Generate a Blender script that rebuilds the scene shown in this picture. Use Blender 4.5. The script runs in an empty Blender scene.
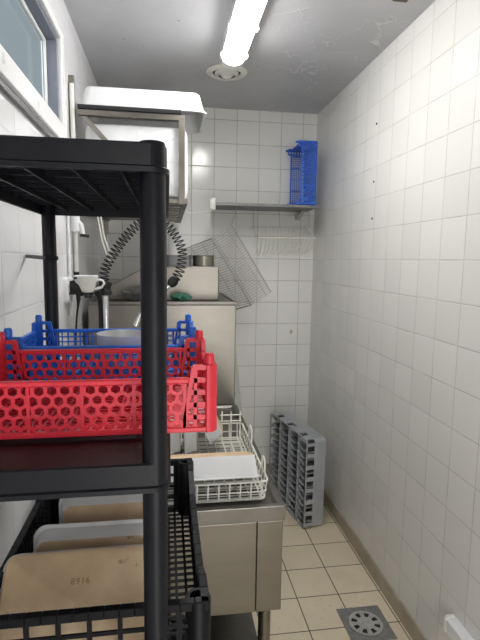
import bpy, bmesh, math, random
from mathutils import Vector, Matrix
random.seed(7)
PI = math.pi
sc = bpy.context.scene
COL = sc.collection
H = 1.55                       # camera height
WR, WL, WB, WF, CZ = 1.004, -0.39, 3.264, -0.95, 2.53

# ------------------------------------------------------------------ materials
def new_mat(name):
    m = bpy.data.materials.new(name); m.use_nodes = True
    nt = m.node_tree
    return m, nt, nt.nodes['Principled BSDF']

def lk(nt, a, b): nt.links.new(a, b)

def mth(nt, op, a, b=None, c=None):
    n = nt.nodes.new('ShaderNodeMath'); n.operation = op
    for i, v in enumerate((a, b, c)):
        if v is None: continue
        if isinstance(v, (int, float)): n.inputs[i].default_value = v
        else: lk(nt, v, n.inputs[i])
    return n.outputs[0]

def mixc(nt, fac, a, b):
    n = nt.nodes.new('ShaderNodeMix'); n.data_type = 'RGBA'
    if isinstance(fac, (int, float)): n.inputs[0].default_value = fac
    else: lk(nt, fac, n.inputs[0])
    for s, v in ((n.inputs[6], a), (n.inputs[7], b)):
        if isinstance(v, tuple): s.default_value = (*v, 1) if len(v) == 3 else v
        else: lk(nt, v, s)
    return n.outputs[2]

def noise(nt, scale, detail=3, vec=None, rough=.55):
    n = nt.nodes.new('ShaderNodeTexNoise'); n.inputs['Scale'].default_value = scale
    n.inputs['Detail'].default_value = detail; n.inputs['Roughness'].default_value = rough
    if vec is not None: lk(nt, vec, n.inputs['Vector'])
    return n.outputs[0]

def ramp(nt, v, lo, hi):
    n = nt.nodes.new('ShaderNodeMapRange'); n.interpolation_type = 'SMOOTHSTEP'
    lk(nt, v, n.inputs[0]); n.inputs[1].default_value = lo; n.inputs[2].default_value = hi
    return n.outputs[0]

def bump(nt, bs, h, strength, dist):
    b = nt.nodes.new('ShaderNodeBump'); b.inputs['Strength'].default_value = strength
    b.inputs['Distance'].default_value = dist
    lk(nt, h, b.inputs['Height']); lk(nt, b.outputs[0], bs.inputs['Normal'])

def objco(nt):
    return nt.nodes.new('ShaderNodeTexCoord').outputs['Object']

def plain(name, col, rough=.5, metal=0., var=.06, scale=18, bumpv=.0, spec=.5, trans=0., stretch=None):
    m, nt, bs = new_mat(name)
    co = objco(nt)
    if stretch:
        mp = nt.nodes.new('ShaderNodeMapping'); mp.inputs['Scale'].default_value = stretch
        lk(nt, co, mp.inputs[0]); co = mp.outputs[0]
    n = noise(nt, scale, 4, co)
    lo = tuple(max(0, c * (1 - var)) for c in col); hi = tuple(min(1, c * (1 + var)) for c in col)
    lk(nt, mixc(nt, ramp(nt, n, .3, .7), lo, hi), bs.inputs['Base Color'])
    lk(nt, mth(nt, 'MULTIPLY_ADD', n, .16, rough - .08), bs.inputs['Roughness'])
    bs.inputs['Metallic'].default_value = metal
    bs.inputs['Specular IOR Level'].default_value = spec
    if bumpv: bump(nt, bs, noise(nt, scale * 6, 3, co), bumpv, .002)
    return m

def tile_mat(name, ax, ay, ox, oy, size, col, grout, rough=.12, var=.03, tint=None, gw=.0016, pil=.35, wob=.3, dirt=None):
    m, nt, bs = new_mat(name)
    geo = nt.nodes.new('ShaderNodeNewGeometry')
    sp = nt.nodes.new('ShaderNodeSeparateXYZ'); lk(nt, geo.outputs['Position'], sp.inputs[0])
    ds, fl = [], []
    for a, o in ((ax, ox), (ay, oy)):
        t = mth(nt, 'DIVIDE', mth(nt, 'SUBTRACT', sp.outputs[a], o), size)
        fl.append(mth(nt, 'FLOOR', t))
        fr = mth(nt, 'FRACT', t)
        ds.append(mth(nt, 'MULTIPLY', mth(nt, 'MINIMUM', fr, mth(nt, 'SUBTRACT', 1.0, fr)), size))
    d = mth(nt, 'MINIMUM', ds[0], ds[1])
    mask = ramp(nt, d, gw * .6, gw * 1.3)
    cb = nt.nodes.new('ShaderNodeCombineXYZ'); lk(nt, fl[0], cb.inputs[0]); lk(nt, fl[1], cb.inputs[1])
    wn = nt.nodes.new('ShaderNodeTexWhiteNoise'); wn.noise_dimensions = '2D'; lk(nt, cb.outputs[0], wn.inputs['Vector'])
    big = noise(nt, 3.0, 4, geo.outputs['Position'])
    c1 = mixc(nt, wn.outputs['Value'], tuple(c * (1 - var) for c in col), tuple(min(1, c * (1 + var)) for c in col))
    if tint: c1 = mixc(nt, ramp(nt, big, .42, .68), c1, tint)
    if dirt:
        c1 = mixc(nt, ramp(nt, noise(nt, 60, 4, geo.outputs['Position']), .62, .72), c1, dirt)
    g1 = mixc(nt, ramp(nt, noise(nt, 6, 4, geo.outputs['Position']), .35, .65), grout, tuple(c * .72 for c in grout))
    lk(nt, mixc(nt, mask, g1, c1), bs.inputs['Base Color'])
    rv = mth(nt, 'MULTIPLY_ADD', mask, rough - .7, .7)
    lk(nt, mth(nt, 'ADD', rv, mth(nt, 'MULTIPLY', big, .06)), bs.inputs['Roughness'])
    hgt = mth(nt, 'ADD', ramp(nt, d, 0, .005), mth(nt, 'MULTIPLY', noise(nt, 14, 2, geo.outputs['Position']), wob))
    bump(nt, bs, hgt, pil, .0016)
    return m

M = {}
M['tile_r'] = tile_mat('tile_right', 1, 2, 1.5228, 1.5599, .15, (.77, .765, .73), (.58, .56, .51))
M['tile_b'] = tile_mat('tile_back', 0, 2, .9086, 1.5599, .15, (.78, .78, .745), (.50, .49, .46), gw=.002)
M['tile_l'] = tile_mat('tile_left', 1, 2, 1.5228, 1.5599, .15, (.82, .82, .84), (.60, .60, .61))
M['tile_f'] = tile_mat('tile_floor', 0, 1, .785, 1.978, .20, (.74, .65, .485), (.11, .09, .065), rough=.3, var=.06,
                       tint=(.69, .59, .43), gw=.0026, pil=.3, wob=.2, dirt=(.52, .43, .30))
M['skirt'] = plain('skirting_tile', (.40, .355, .265), .4, var=.15, scale=9)
M['plaster'] = plain('plaster', (.75, .74, .72), .7)

def ceiling_mat():
    m, nt, bs = new_mat('ceiling_paint')
    geo = nt.nodes.new('ShaderNodeNewGeometry'); p = geo.outputs['Position']
    big = noise(nt, 2.2, 5, p)
    col = mixc(nt, ramp(nt, big, .35, .68), (.46, .46, .475), (.53, .53, .55))
    warp = nt.nodes.new('ShaderNodeVectorMath'); warp.operation = 'ADD'
    nn = nt.nodes.new('ShaderNodeTexNoise'); nn.inputs['Scale'].default_value = 9; lk(nt, p, nn.inputs['Vector'])
    sc_ = nt.nodes.new('ShaderNodeVectorMath'); sc_.operation = 'SCALE'; sc_.inputs[3].default_value = .22
    lk(nt, nn.outputs[1], sc_.inputs[0]); lk(nt, p, warp.inputs[0]); lk(nt, sc_.outputs[0], warp.inputs[1])
    vo = nt.nodes.new('ShaderNodeTexVoronoi'); vo.feature = 'DISTANCE_TO_EDGE'; vo.inputs['Scale'].default_value = 3.1
    lk(nt, warp.outputs[0], vo.inputs['Vector'])
    crack = mth(nt, 'SUBTRACT', 1.0, ramp(nt, vo.outputs[0], .004, .016))
    spx = nt.nodes.new('ShaderNodeSeparateXYZ'); lk(nt, p, spx.inputs[0])
    crack = mth(nt, 'MULTIPLY', crack, ramp(nt, noise(nt, 3.5, 2, p), .45, .62))
    crack = mth(nt, 'MULTIPLY', crack, ramp(nt, spx.outputs[0], .25, .55))
    col = mixc(nt, mth(nt, 'MULTIPLY', crack, .7), col, (.70, .70, .71))
    spot = mth(nt, 'MULTIPLY', ramp(nt, noise(nt, 30, 3, p), .70, .74), ramp(nt, noise(nt, 3.1, 2, p), .5, .6))
    col = mixc(nt, spot, col, (.10, .09, .085))
    lk(nt, col, bs.inputs['Base Color'])
    bs.inputs['Roughness'].default_value = .42
    bump(nt, bs, mth(nt, 'ADD', crack, mth(nt, 'MULTIPLY', noise(nt, 25, 4, p), .35)), .5, .006)
    return m
M['ceiling'] = ceiling_mat()

M['steel'] = plain('brushed_steel', (.245, .225, .195), .31, 1., .05, 5, stretch=(1, 1, 4))
M['steel_top'] = plain('worn_steel', (.21, .198, .178), .36, 1., .14, 6)
M['steel_wire'] = plain('steel_wire', (.50, .485, .46), .35, .9, .1)
M['steel_dark'] = plain('dark_steel', (.20, .20, .205), .45, .6, .1)
M['chrome'] = plain('chrome', (.72, .72, .72), .18, 1., .04)
M['black'] = plain('black_plastic', (.0045, .005, .0085), .42, 0, .25, 30, bumpv=.08, spec=.30)
M['black_crate'] = plain('black_crate_plastic', (.004, .0045, .007), .42, 0, .25, 30, spec=.22)
M['rubber'] = plain('black_rubber', (.012, .012, .013), .55)
M['red'] = plain('red_plastic', (.80, .030, .055), .34, 0, .10, 12)
M['blue'] = plain('blue_plastic', (.028, .175, .74), .36, 0, .10, 12)
M['blue_deep'] = plain('deep_blue_plastic', (.028, .125, .58), .38, 0, .12, 12)
M['white_pl'] = plain('white_plastic', (.82, .83, .84), .35, 0, .03)
M['cream_pl'] = plain('cream_plastic', (.76, .75, .69), .4, 0, .05)
M['white_wire'] = plain('white_coated_wire', (.82, .81, .74), .35, 0, .04)
M['grey_pl'] = plain('grey_plastic', (.34, .355, .375), .48, 0, .08, 14)
M['glaze'] = plain('white_glaze', (.74, .745, .75), .12, 0, .03, 8)
M['green'] = plain('green_scourer', (.022, .10, .062), .9, 0, .5, 60, bumpv=.8)
M['wool'] = plain('steel_wool', (.22, .22, .22), .45, .6, .3, 40)
M['board'] = plain('pale_board', (.55, .57, .52), .5, 0, .06)
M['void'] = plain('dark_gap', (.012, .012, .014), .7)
M['frame_w'] = plain('white_window_frame', (.80, .80, .80), .3, 0, .03)
M['jamb_shade'] = plain('window_reveal', (.17, .185, .23), .5, 0, .05)  # shade of the recessed jamb is put into this dark bluish colour
M['drain_cover'] = plain('drain_cover_metal', (.46, .455, .435), .4, .3, .12, 40)
M['rust'] = plain('rusty_plate', (.12, .085, .06), .7, .2, .4)
M['drain'] = plain('drain_metal', (.24, .238, .23), .5, .3, .15, 40)

def clay():
    m, nt, bs = new_mat('unglazed_clay')
    co = objco(nt)
    a = noise(nt, 9, 5, co); b = noise(nt, 34, 4, co)
    c = mixc(nt, ramp(nt, a, .34, .66), (.55, .39, .235), (.70, .53, .345))
    c = mixc(nt, mth(nt, 'MULTIPLY', ramp(nt, b, .60, .72), ramp(nt, noise(nt, 7, 2, co), .5, .62)), c, (.09, .055, .03))
    lk(nt, c, bs.inputs['Base Color']); bs.inputs['Roughness'].default_value = .6
    bump(nt, bs, b, .25, .002)
    return m
M['clay'] = clay()
M['clay_mark'] = plain('clay_mark', (.30, .195, .11), .7)

def emis(name, col, s):
    m, nt, bs = new_mat(name)
    bs.inputs['Base Color'].default_value = (*col, 1)
    bs.inputs['Emission Color'].default_value = (*col, 1); bs.inputs['Emission Strength'].default_value = s
    bs.inputs['Roughness'].default_value = .3
    return m
M['lamp'] = emis('lit_diffuser', (1.0, .985, .96), 38.0)

def glass():
    m, nt, bs = new_mat('window_glass')
    bs.inputs['Base Color'].default_value = (.80, .835, .85, 1)
    bs.inputs['Roughness'].default_value = .05
    bs.inputs['Transmission Weight'].default_value = 1.0
    bs.inputs['IOR'].default_value = 1.05
    return m
M['glass'] = glass()

# ------------------------------------------------------------------ mesh builder
class MB:
    def __init__(s): s.bm = bmesh.new()
    def box(s, x0, x1, y0, y1, z0, z1, mat=None):
        vs = [s.bm.verts.new(Vector((x, y, z))) for x in (x0, x1) for y in (y0, y1) for z in (z0, z1)]
        if mat is not None:
            for v in vs: v.co = mat @ v.co
        for f in ((0, 1, 3, 2), (4, 6, 7, 5), (0, 4, 5, 1), (2, 3, 7, 6), (0, 2, 6, 4), (1, 5, 7, 3)):
            s.bm.faces.new([vs[i] for i in f])
        return s
    def bar(s, p, q, w, t, n=(0, 0, 1)):       # square bar from p to q: width w across n, thickness t along n
        p, q, n = Vector(p), Vector(q), Vector(n)
        d = (q - p).normalized(); n = (n - d * n.dot(d))
        if n.length < 1e-5: n = d.orthogonal()
        n.normalize(); u = d.cross(n)
        c = []
        for e in (p, q):
            for a, b in ((-1, -1), (1, -1), (1, 1), (-1, 1)):
                c.append(s.bm.verts.new(e + u * (a * w / 2) + n * (b * t / 2)))
        for i in range(4):
            j = (i + 1) % 4; s.bm.faces.new((c[i], c[j], c[4 + j], c[4 + i]))
        s.bm.faces.new(c[3::-1]); s.bm.faces.new(c[4:])
        return s
    def tube(s, pts, r, n=8, closed=False):
        pts = [Vector(p) for p in pts]; N = len(pts); rings = []
        up = None
        for i, p in enumerate(pts):
            a = pts[i - 1] if (i or closed) else p; b = pts[(i + 1) % N] if (i < N - 1 or closed) else p
            d = (b - a).normalized()
            if up is None: up = d.orthogonal().normalized()
            up = up - d * up.dot(d)
            if up.length < 1e-6: up = d.orthogonal()
            up.normalize(); w = d.cross(up)
            rr = r[i] if isinstance(r, (list, tuple)) else r
            rings.append([s.bm.verts.new(p + (up * math.cos(2 * PI * k / n) + w * math.sin(2 * PI * k / n)) * rr) for k in range(n)])
        for i in range(N if closed else N - 1):
            A, B = rings[i], rings[(i + 1) % N]
            for k in range(n):
                j = (k + 1) % n; s.bm.faces.new((A[k], A[j], B[j], B[k]))
        if not closed:
            s.bm.faces.new(rings[0][::-1]); s.bm.faces.new(rings[-1])
        return s
    def lathe(s, prof, n=32, at=(0, 0, 0), closed=False):      # profile (r, z)
        at = Vector(at); rings = []
        for r, z in prof:
            rings.append([s.bm.verts.new(at + Vector((r * math.cos(2 * PI * k / n), r * math.sin(2 * PI * k / n), z))) for k in range(n)])
        m = len(rings)
        for i in range(m if closed else m - 1):
            A, B = rings[i], rings[(i + 1) % m]
            for k in range(n):
                j = (k + 1) % n; s.bm.faces.new((A[k], A[j], B[j], B[k]))
        if not closed:
            s.bm.faces.new(rings[0][::-1]); s.bm.faces.new(rings[-1])
        return s
    def prism(s, poly, axis, a, b):             # poly in the two other axes, in order
        def P(u, v, w):
            return {'x': (w, u, v), 'y': (u, w, v), 'z': (u, v, w)}[axis]
        A = [s.bm.verts.new(P(u, v, a)) for u, v in poly]; B = [s.bm.verts.new(P(u, v, b)) for u, v in poly]
        n = len(poly)
        for i in range(n):
            j = (i + 1) % n; s.bm.faces.new((A[i], A[j], B[j], B[i]))
        s.bm.faces.new(A[::-1]); s.bm.faces.new(B)
        return s
    def loft(s, loops, cap0=True, cap1=True, closed=False):
        R = [[s.bm.verts.new(Vector(p)) for p in L] for L in loops]
        n = len(R[0]); m = len(R)
        for i in range(m if closed else m - 1):
            A, B = R[i], R[(i + 1) % m]
            for k in range(n):
                j = (k + 1) % n; s.bm.faces.new((A[k], A[j], B[j], B[k]))
        if not closed:
            if cap0: s.bm.faces.new(R[0][::-1])
            if cap1: s.bm.faces.new(R[-1])
        return s
    def xform(s, mat):
        bmesh.ops.transform(s.bm, matrix=mat, verts=s.bm.verts); return s
    def build(s, name, mat, parent=None, smooth=False, bevel=0, seg=2, loc=None, ang=35):
        bm = s.bm
        bmesh.ops.recalc_face_normals(bm, faces=bm.faces)
        me = bpy.data.meshes.new(name)
        if smooth:
            for f in bm.faces: f.smooth = True
            a = math.radians(ang)
            for e in bm.edges:
                if len(e.link_faces) == 2 and e.calc_face_angle(0) > a: e.smooth = False
        bm.to_mesh(me); bm.free()
        me.materials.append(mat)
        o = bpy.data.objects.new(name, me); COL.objects.link(o)
        if parent: o.parent = parent
        if loc: o.location = loc
        if bevel:
            b = o.modifiers.new('edge', 'BEVEL'); b.width = bevel; b.segments = seg; b.limit_method = 'ANGLE'; b.angle_limit = math.radians(40)
        return o

def rrect(w, d, r, n=5, cx=0, cy=0, z=0):
    out = []
    for sx, sy, a0 in ((1, 1, 0), (-1, 1, 90), (-1, -1, 180), (1, -1, 270)):
        for k in range(n + 1):
            a = math.radians(a0 + 90 * k / n)
            out.append((cx + sx * (w / 2 - r) + r * math.cos(a), cy + sy * (d / 2 - r) + r * math.sin(a), z))
    return out

def tag(o, label, cat, group=None):
    o['label'] = label; o['category'] = cat
    if group: o['group'] = group
    return o
def thing(name, label, cat, loc=(0, 0, 0), rot=(0, 0, 0), group=None):
    o = bpy.data.objects.new(name, None); COL.objects.link(o)
    o.location = loc; o.rotation_euler = rot; o.empty_display_size = .05
    return tag(o, label, cat, group)
def struct(o):
    o['kind'] = 'structure'; return o
def copy_tree(o, parent=None):
    c = o.copy(); COL.objects.link(c)
    if parent: c.parent = parent
    for ch in list(o.children): copy_tree(ch, c)
    return c

# ------------------------------------------------------------------ the room
struct(MB().box(WL - .12, WR + .12, WF - .12, WB + .12, -.12, 0).build('floor', M['tile_f']))
struct(MB().box(WL - .12, WR + .12, WF - .12, WB + .12, CZ, CZ + .12).build('ceiling', M['ceiling']))
struct(MB().box(WR, WR + .12, WF - .12, WB + .12, 0, CZ).build('wall_right', M['tile_r']))
struct(MB().box(WL, WR, WB, WB + .12, 0, CZ).build('wall_back', M['tile_b']))
WY0, WY1, WZ0, WZ1 = .95, 1.920, 2.035, 2.335
w = MB(); a, b = WL - .055, WL
w.box(a, b, WF - .12, WY0, 0, CZ); w.box(a, b, WY1, WB + .12, 0, CZ); w.box(a, b, WY0, WY1, 0, WZ0); w.box(a, b, WY0, WY1, WZ1, CZ)
struct(w.build('wall_left', M['tile_l']))
# wall behind the camera with a doorway into the kitchen
w = MB(); w.box(WL, -.15, WF - .12, WF, 0, CZ); w.box(.80, WR, WF - .12, WF, 0, CZ); w.box(-.15, .80, WF - .12, WF, 2.05, CZ)
struct(w.build('wall_front', M['plaster']))
struct(MB().box(WR - .010, WR, WF, WB, 0, .082).build('baseboard_right', M['skirt'], bevel=.002))
struct(MB().box(WL + .012, WR - .012, WB - .010, WB, 0, .082).build('baseboard_back', M['skirt'], bevel=.002))

# window on the left wall
wn = bpy.data.objects.new('window_1', None); COL.objects.link(wn); struct(wn); wn.location = (WL, WY0, WZ0)
def wloc(mb): return mb.xform(Matrix.Translation((-WL, -WY0, -WZ0)))
fw = .052; pr = .014
w = MB()
w.box(WL, WL + pr, WY0 - fw, WY1 + fw, WZ0 - fw - .012, WZ0); w.box(WL, WL + pr, WY0 - fw, WY1 + fw, WZ1, WZ1 + fw * .6)
w.box(WL, WL + pr, WY0 - fw, WY0, WZ0, WZ1); w.box(WL, WL + pr, WY1, WY1 + fw, WZ0, WZ1)
wloc(w).build('window_casing', M['frame_w'], wn, bevel=.003)
w = MB(); t = .012
w.box(WL - .054, WL - .002, WY1 - t, WY1 - .001, WZ0 + .001, WZ1 - .001); w.box(WL - .054, WL - .002, WY0 + .001, WY0 + t, WZ0 + .001, WZ1 - .001)
w.box(WL - .054, WL - .002, WY0 + t, WY1 - t, WZ1 - t, WZ1 - .001); w.box(WL - .054, WL - .002, WY0 + t, WY1 - t, WZ0 + .001, WZ0 + t)
wloc(w).build('window_reveal', M['jamb_shade'], wn)
w = MB(); x0, x1 = WL - .053, WL - .035; s = .014
w.box(x0, x1, WY1 - t - s, WY1 - t, WZ0 + t, WZ1 - t); w.box(x0, x1, WY0 + t, WY0 + t + s, WZ0 + t, WZ1 - t)
w.box(x0, x1, WY0 + t + s, WY1 - t - s, WZ1 - t - s, WZ1 - t); w.box(x0, x1, WY0 + t + s, WY1 - t - s, WZ0 + t, WZ0 + t + s)
wloc(w).build('window_sash', M['frame_w'], wn, bevel=.003)
wloc(MB().box(WL - .048, WL - .043, WY0 + t + s, WY1 - t - s, WZ0 + t + s, WZ1 - t - s)).build('pane', M['glass'], wn)
# dark strip standing in for the shaded sill gap under the window casing
struct(MB().box(WL, WL + .012, WY0 - .1, WY1 + .0, WZ0 - .092, WZ0 - .082).build('sill_gap_dark_1', M['steel_dark']))

# ------------------------------------------------------------------ ceiling light
LX, LY0, LY1 = .305, 1.16, 2.33
t = thing('ceiling_light', 'long glowing fluorescent batten on the grey ceiling', 'ceiling light', (LX, (LY0 + LY1) / 2, CZ))
def prof(hw, z0, z1, n=8):
    pts = [(-hw, z1)]
    for k in range(n + 1):
        a = PI + PI * k / n
        pts.append((hw * math.cos(a), (z0 + .03) + .03 * math.sin(a)))
    pts.append((hw, z1)); return pts
yc = (LY0 + LY1) / 2
MB().prism([(-.056, -.0535), (-.052, 0), (.052, 0), (.056, -.0535), (.0525, -.0535), (.0495, -.037), (-.0495, -.037), (-.0525, -.0535)], 'y', LY0 - yc - .08, LY1 - yc + .08).build('housing', M['white_pl'], t, bevel=.004)
MB().prism(prof(.0465, -.088, -.0375), 'y', LY0 - yc, LY1 - yc).build('diffuser', M['lamp'], t, smooth=True)
for sgn, ye in ((1, LY1 - yc), (-1, LY0 - yc)):
    A = [(x, ye, z) for x, z in prof(.052, -.088, -.028)]
    B = [(x * .93, ye + sgn * .055, z * .97 - .001) for x, z in prof(.052, -.088, -.028)]
    C = [(x * .70, ye + sgn * .105, -.045 + (z + .045) * .6) for x, z in prof(.052, -.088, -.028)]
    MB().loft([A, B, C]).build('end_cap', M['cream_pl'], t, smooth=True)
for yy in (LY1 - yc - .03, LY1 - yc - .30, LY1 - yc - .80, LY0 - yc + .03):
    for sx in (-1, 1):
        MB().box(sx * .0585 - .005, sx * .0585 + .005, yy - .012, yy + .012, -.066, -.040).build('clip', M['white_pl'], t, bevel=.002)

# ceiling vent
t = thing('ceiling_vent', 'round white air vent with ring louvres at the end of the lamp', 'vent', (.312, 2.64, CZ))
MB().lathe([(.105, 0), (.108, -.006), (.098, -.014), (.078, -.016), (.074, -.004), (.074, 0)], 40, closed=True).build('flange', M['cream_pl'], t, smooth=True)
MB().lathe([(.074, -.001), (.074, -.0035), (.002, -.0035), (.002, -.001)], 32).build('duct_opening', M['void'], t)
MB().lathe([(.060, -.006), (.063, -.010), (.052, -.022), (.046, -.022)], 36, closed=True).build('louvre_ring', M['cream_pl'], t, smooth=True)
MB().lathe([(.034, -.012), (.036, -.018), (.026, -.028), (.002, -.030), (.002, -.012)], 32).build('centre_disc', M['cream_pl'], t, smooth=True)
for k in range(3):
    a = k * 2 * PI / 3 + .4
    MB().bar((.02 * math.cos(a), .02 * math.sin(a), -.008), (.075 * math.cos(a), .075 * math.sin(a), -.008), .008, .006).build('spoke', M['cream_pl'], t)

tag(MB().box(-.028, .028, -.04, .04, -.004, 0).build('ceiling_plate', M['rust'], loc=(.872, 1.80, CZ)), 'small rusty plate on the ceiling above the right wall', 'plate')

# ------------------------------------------------------------------ right wall bits
for z, lab in ((2.212, 'dark screw hole in the right wall, top of three'), (1.939, 'dark screw hole in the right wall, middle of three'), (1.762, 'dark screw hole in the right wall, lowest of three')):
    o = MB().lathe([(.0055, 0), (.0065, .002), (.0025, .003), (.0015, .0005)], 12).build('screw_hole', M['void'], smooth=True)
    o.location = (WR, 2.295, z); o.rotation_euler = (0, -PI / 2, 0); tag(o, lab, 'hole', 'screw holes in the right wall')
o = MB().lathe([(.012, 0), (.012, .002), (.004, .003)], 14).build('adhesive_spot', plain('old_glue', (.50, .43, .33), .6)); o.scale = (.8, 1.3, 1)
o.location = (.862, WB, 1.05); o.rotation_euler = (PI / 2, 0, 0); tag(o, 'brownish old glue spot on the back wall tiles', 'spot')

t = thing('wall_bumper', 'white plastic rail end low on the right wall', 'rail', (WR, 1.42, .276))
MB().prism([(0, -.030), (0, .030), (-.028, .030), (-.036, .024), (-.036, -.024), (-.028, -.030)], 'y', -1.1, -.002).build('rail', M['white_pl'], t, bevel=.002)
MB().prism([(0, -.033), (0, .033), (-.030, .033), (-.040, .025), (-.040, -.025), (-.030, -.033)], 'y', -.002, .016).build('end_cap', M['cream_pl'], t, bevel=.005, seg=3)

# floor drain
t = thing('floor_drain', 'square metal floor drain with round slotted cover', 'drain', (.838, 1.785, 0))
MB().prism([(-.098, -.098), (.098, -.098), (.098, .098), (-.098, .098)], 'z', 0, .0025).build('frame', M['drain'], t, bevel=.001)
def drain_cover():
    mb = MB(); n = 96; R = .072
    # radial slots: ring r 0.040-0.058, eight of them
    rr = [.0, .040, .056, R]
    prev = None
    def ring(r): return [mb.bm.verts.new((r * math.cos(2 * PI * k / n), r * math.sin(2 * PI * k / n), .0045)) for k in range(n)]
    r1, r2, r3 = ring(.036), ring(.060), ring(R)
    c = mb.bm.verts.new((0, 0, .0045))
    for k in range(n):
        j = (k + 1) % n
        mb.bm.faces.new((c, r1[k], r1[j])); mb.bm.faces.new((r2[k], r3[k], r3[j], r2[j]))
        if not (2 <= k % 12 < 8): mb.bm.faces.new((r1[k], r2[k], r2[j], r1[j]))
    ext = bmesh.ops.extrude_face_region(mb.bm, geom=mb.bm.faces[:])
    bmesh.ops.translate(mb.bm, vec=(0, 0, -.0016), verts=[v for v in ext['geom'] if isinstance(v, bmesh.types.BMVert)])
    return mb
drain_cover().build('cover', M['drain_cover'], t)
MB().lathe([(.064, .0025), (.064, .0028), (.001, .0028)], 32).build('slot_shadow', M['void'], t)
MB().lathe([(.072, .0025), (.072, .0052), (.0765, .0052), (.0765, .0025)], 48, closed=True).build('rim', M['drain'], t)

# ------------------------------------------------------------------ wall shelf and what is on it
t = thing('wall_shelf', 'long steel shelf high on the back wall', 'shelf', (.64, WB, 1.885))
w = MB(); w.box(-.352, .295, -.33, -.004, -.005, .005); w.box(-.352, .295, -.33, -.324, -.010, .020 - .016)
w.box(-.352, .295, -.006, 0, 0, .02)
w.build('shelf_board', M['steel_dark'], t, bevel=.0015)
MB().box(-.352, .295, -.334, -.3305, -.011, .0065).build('front_lip', M['steel_dark'], t, bevel=.001)
for x in (.24,):
    MB().prism([(0, -.012), (-.16, -.012), (-.16, -.020), (-.014, -.060), (0, -.060)], 'x', x - .012, x + .012).build('bracket', M['steel_wire'], t, bevel=.001)
MB().loft([[(-.354, y, z) for y, z, _ in rrect(.045, .078, .014, 5, -.316, -.004)], [(-.385, y, z) for y, z, _ in rrect(.038, .070, .012, 5, -.316, -.004)]]).build('end_cap', M['cream_pl'], t, smooth=True)

# ------------------------------------------------------------------ plastic crates
def plate_hex(mb, w, h, O, U, V, N, pitch=.0172, gap=.0042, th=.003, slit=None):
    """plate w x h with a honeycomb of holes, spanning O + u*U + v*V"""
    O, U, V, N = Vector(O), Vector(U), Vector(V), Vector(N)
    R = pitch / math.sqrt(3); ri = R - gap / math.sqrt(3) * 1.15
    tmp = bmesh.new()
    rows = int(h / (1.5 * R)) + 2; cols = int(w / pitch) + 2
    oR = [(math.cos(PI / 6 + k * PI / 3), math.sin(PI / 6 + k * PI / 3)) for k in range(6)]
    for r in range(rows):
        for c in range(cols):
            cx = c * pitch + (pitch / 2 if r % 2 else 0); cy = r * 1.5 * R
            if cx < -R * .2 or cx > w + R * .2 or cy < -R * .2 or cy > h + R * .2: continue
            cl = lambda x, m: min(max(x, 0), m)
            A = [tmp.verts.new((cl(cx + R * a, w), cl(cy + R * b, h), 0)) for a, b in oR]
            B = [tmp.verts.new((cl(cx + ri * a, w), cl(cy + ri * b, h), 0)) for a, b in oR]
            for k in range(6):
                j = (k + 1) % 6
                try: tmp.faces.new((A[k], A[j], B[j], B[k]))
                except ValueError: pass
    bmesh.ops.remove_doubles(tmp, verts=tmp.verts, dist=1e-5)
    bmesh.ops.dissolve_degenerate(tmp, edges=tmp.edges, dist=1e-6)
    ext = bmesh.ops.extrude_face_region(tmp, geom=tmp.faces[:])
    bmesh.ops.translate(tmp, vec=(0, 0, th), verts=[v for v in ext['geom'] if isinstance(v, bmesh.types.BMVert)])
    mp = {}
    for v in tmp.verts:
        mp[v] = mb.bm.verts.new(O + U * v.co.x + V * v.co.y + N * (v.co.z - th / 2))
    for f in tmp.faces:
        try: mb.bm.faces.new([mp[v] for v in f.verts])
        except ValueError: pass
    tmp.free()

def plate_grid(mb, w, h, O, U, V, N, nu, nv, bw=.003, th=.003):
    O, U, V, N = Vector(O), Vector(U), Vector(V), Vector(N)
    for i in range(nu + 1):
        u = w * i / nu; mb.bar(O + U * u, O + U * u + V * h, bw, th, N)
    for j in range(nv + 1):
        v = h * j / nv; mb.bar(O + V * v, O + V * v + U * w, bw, th * .9, N)

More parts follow.
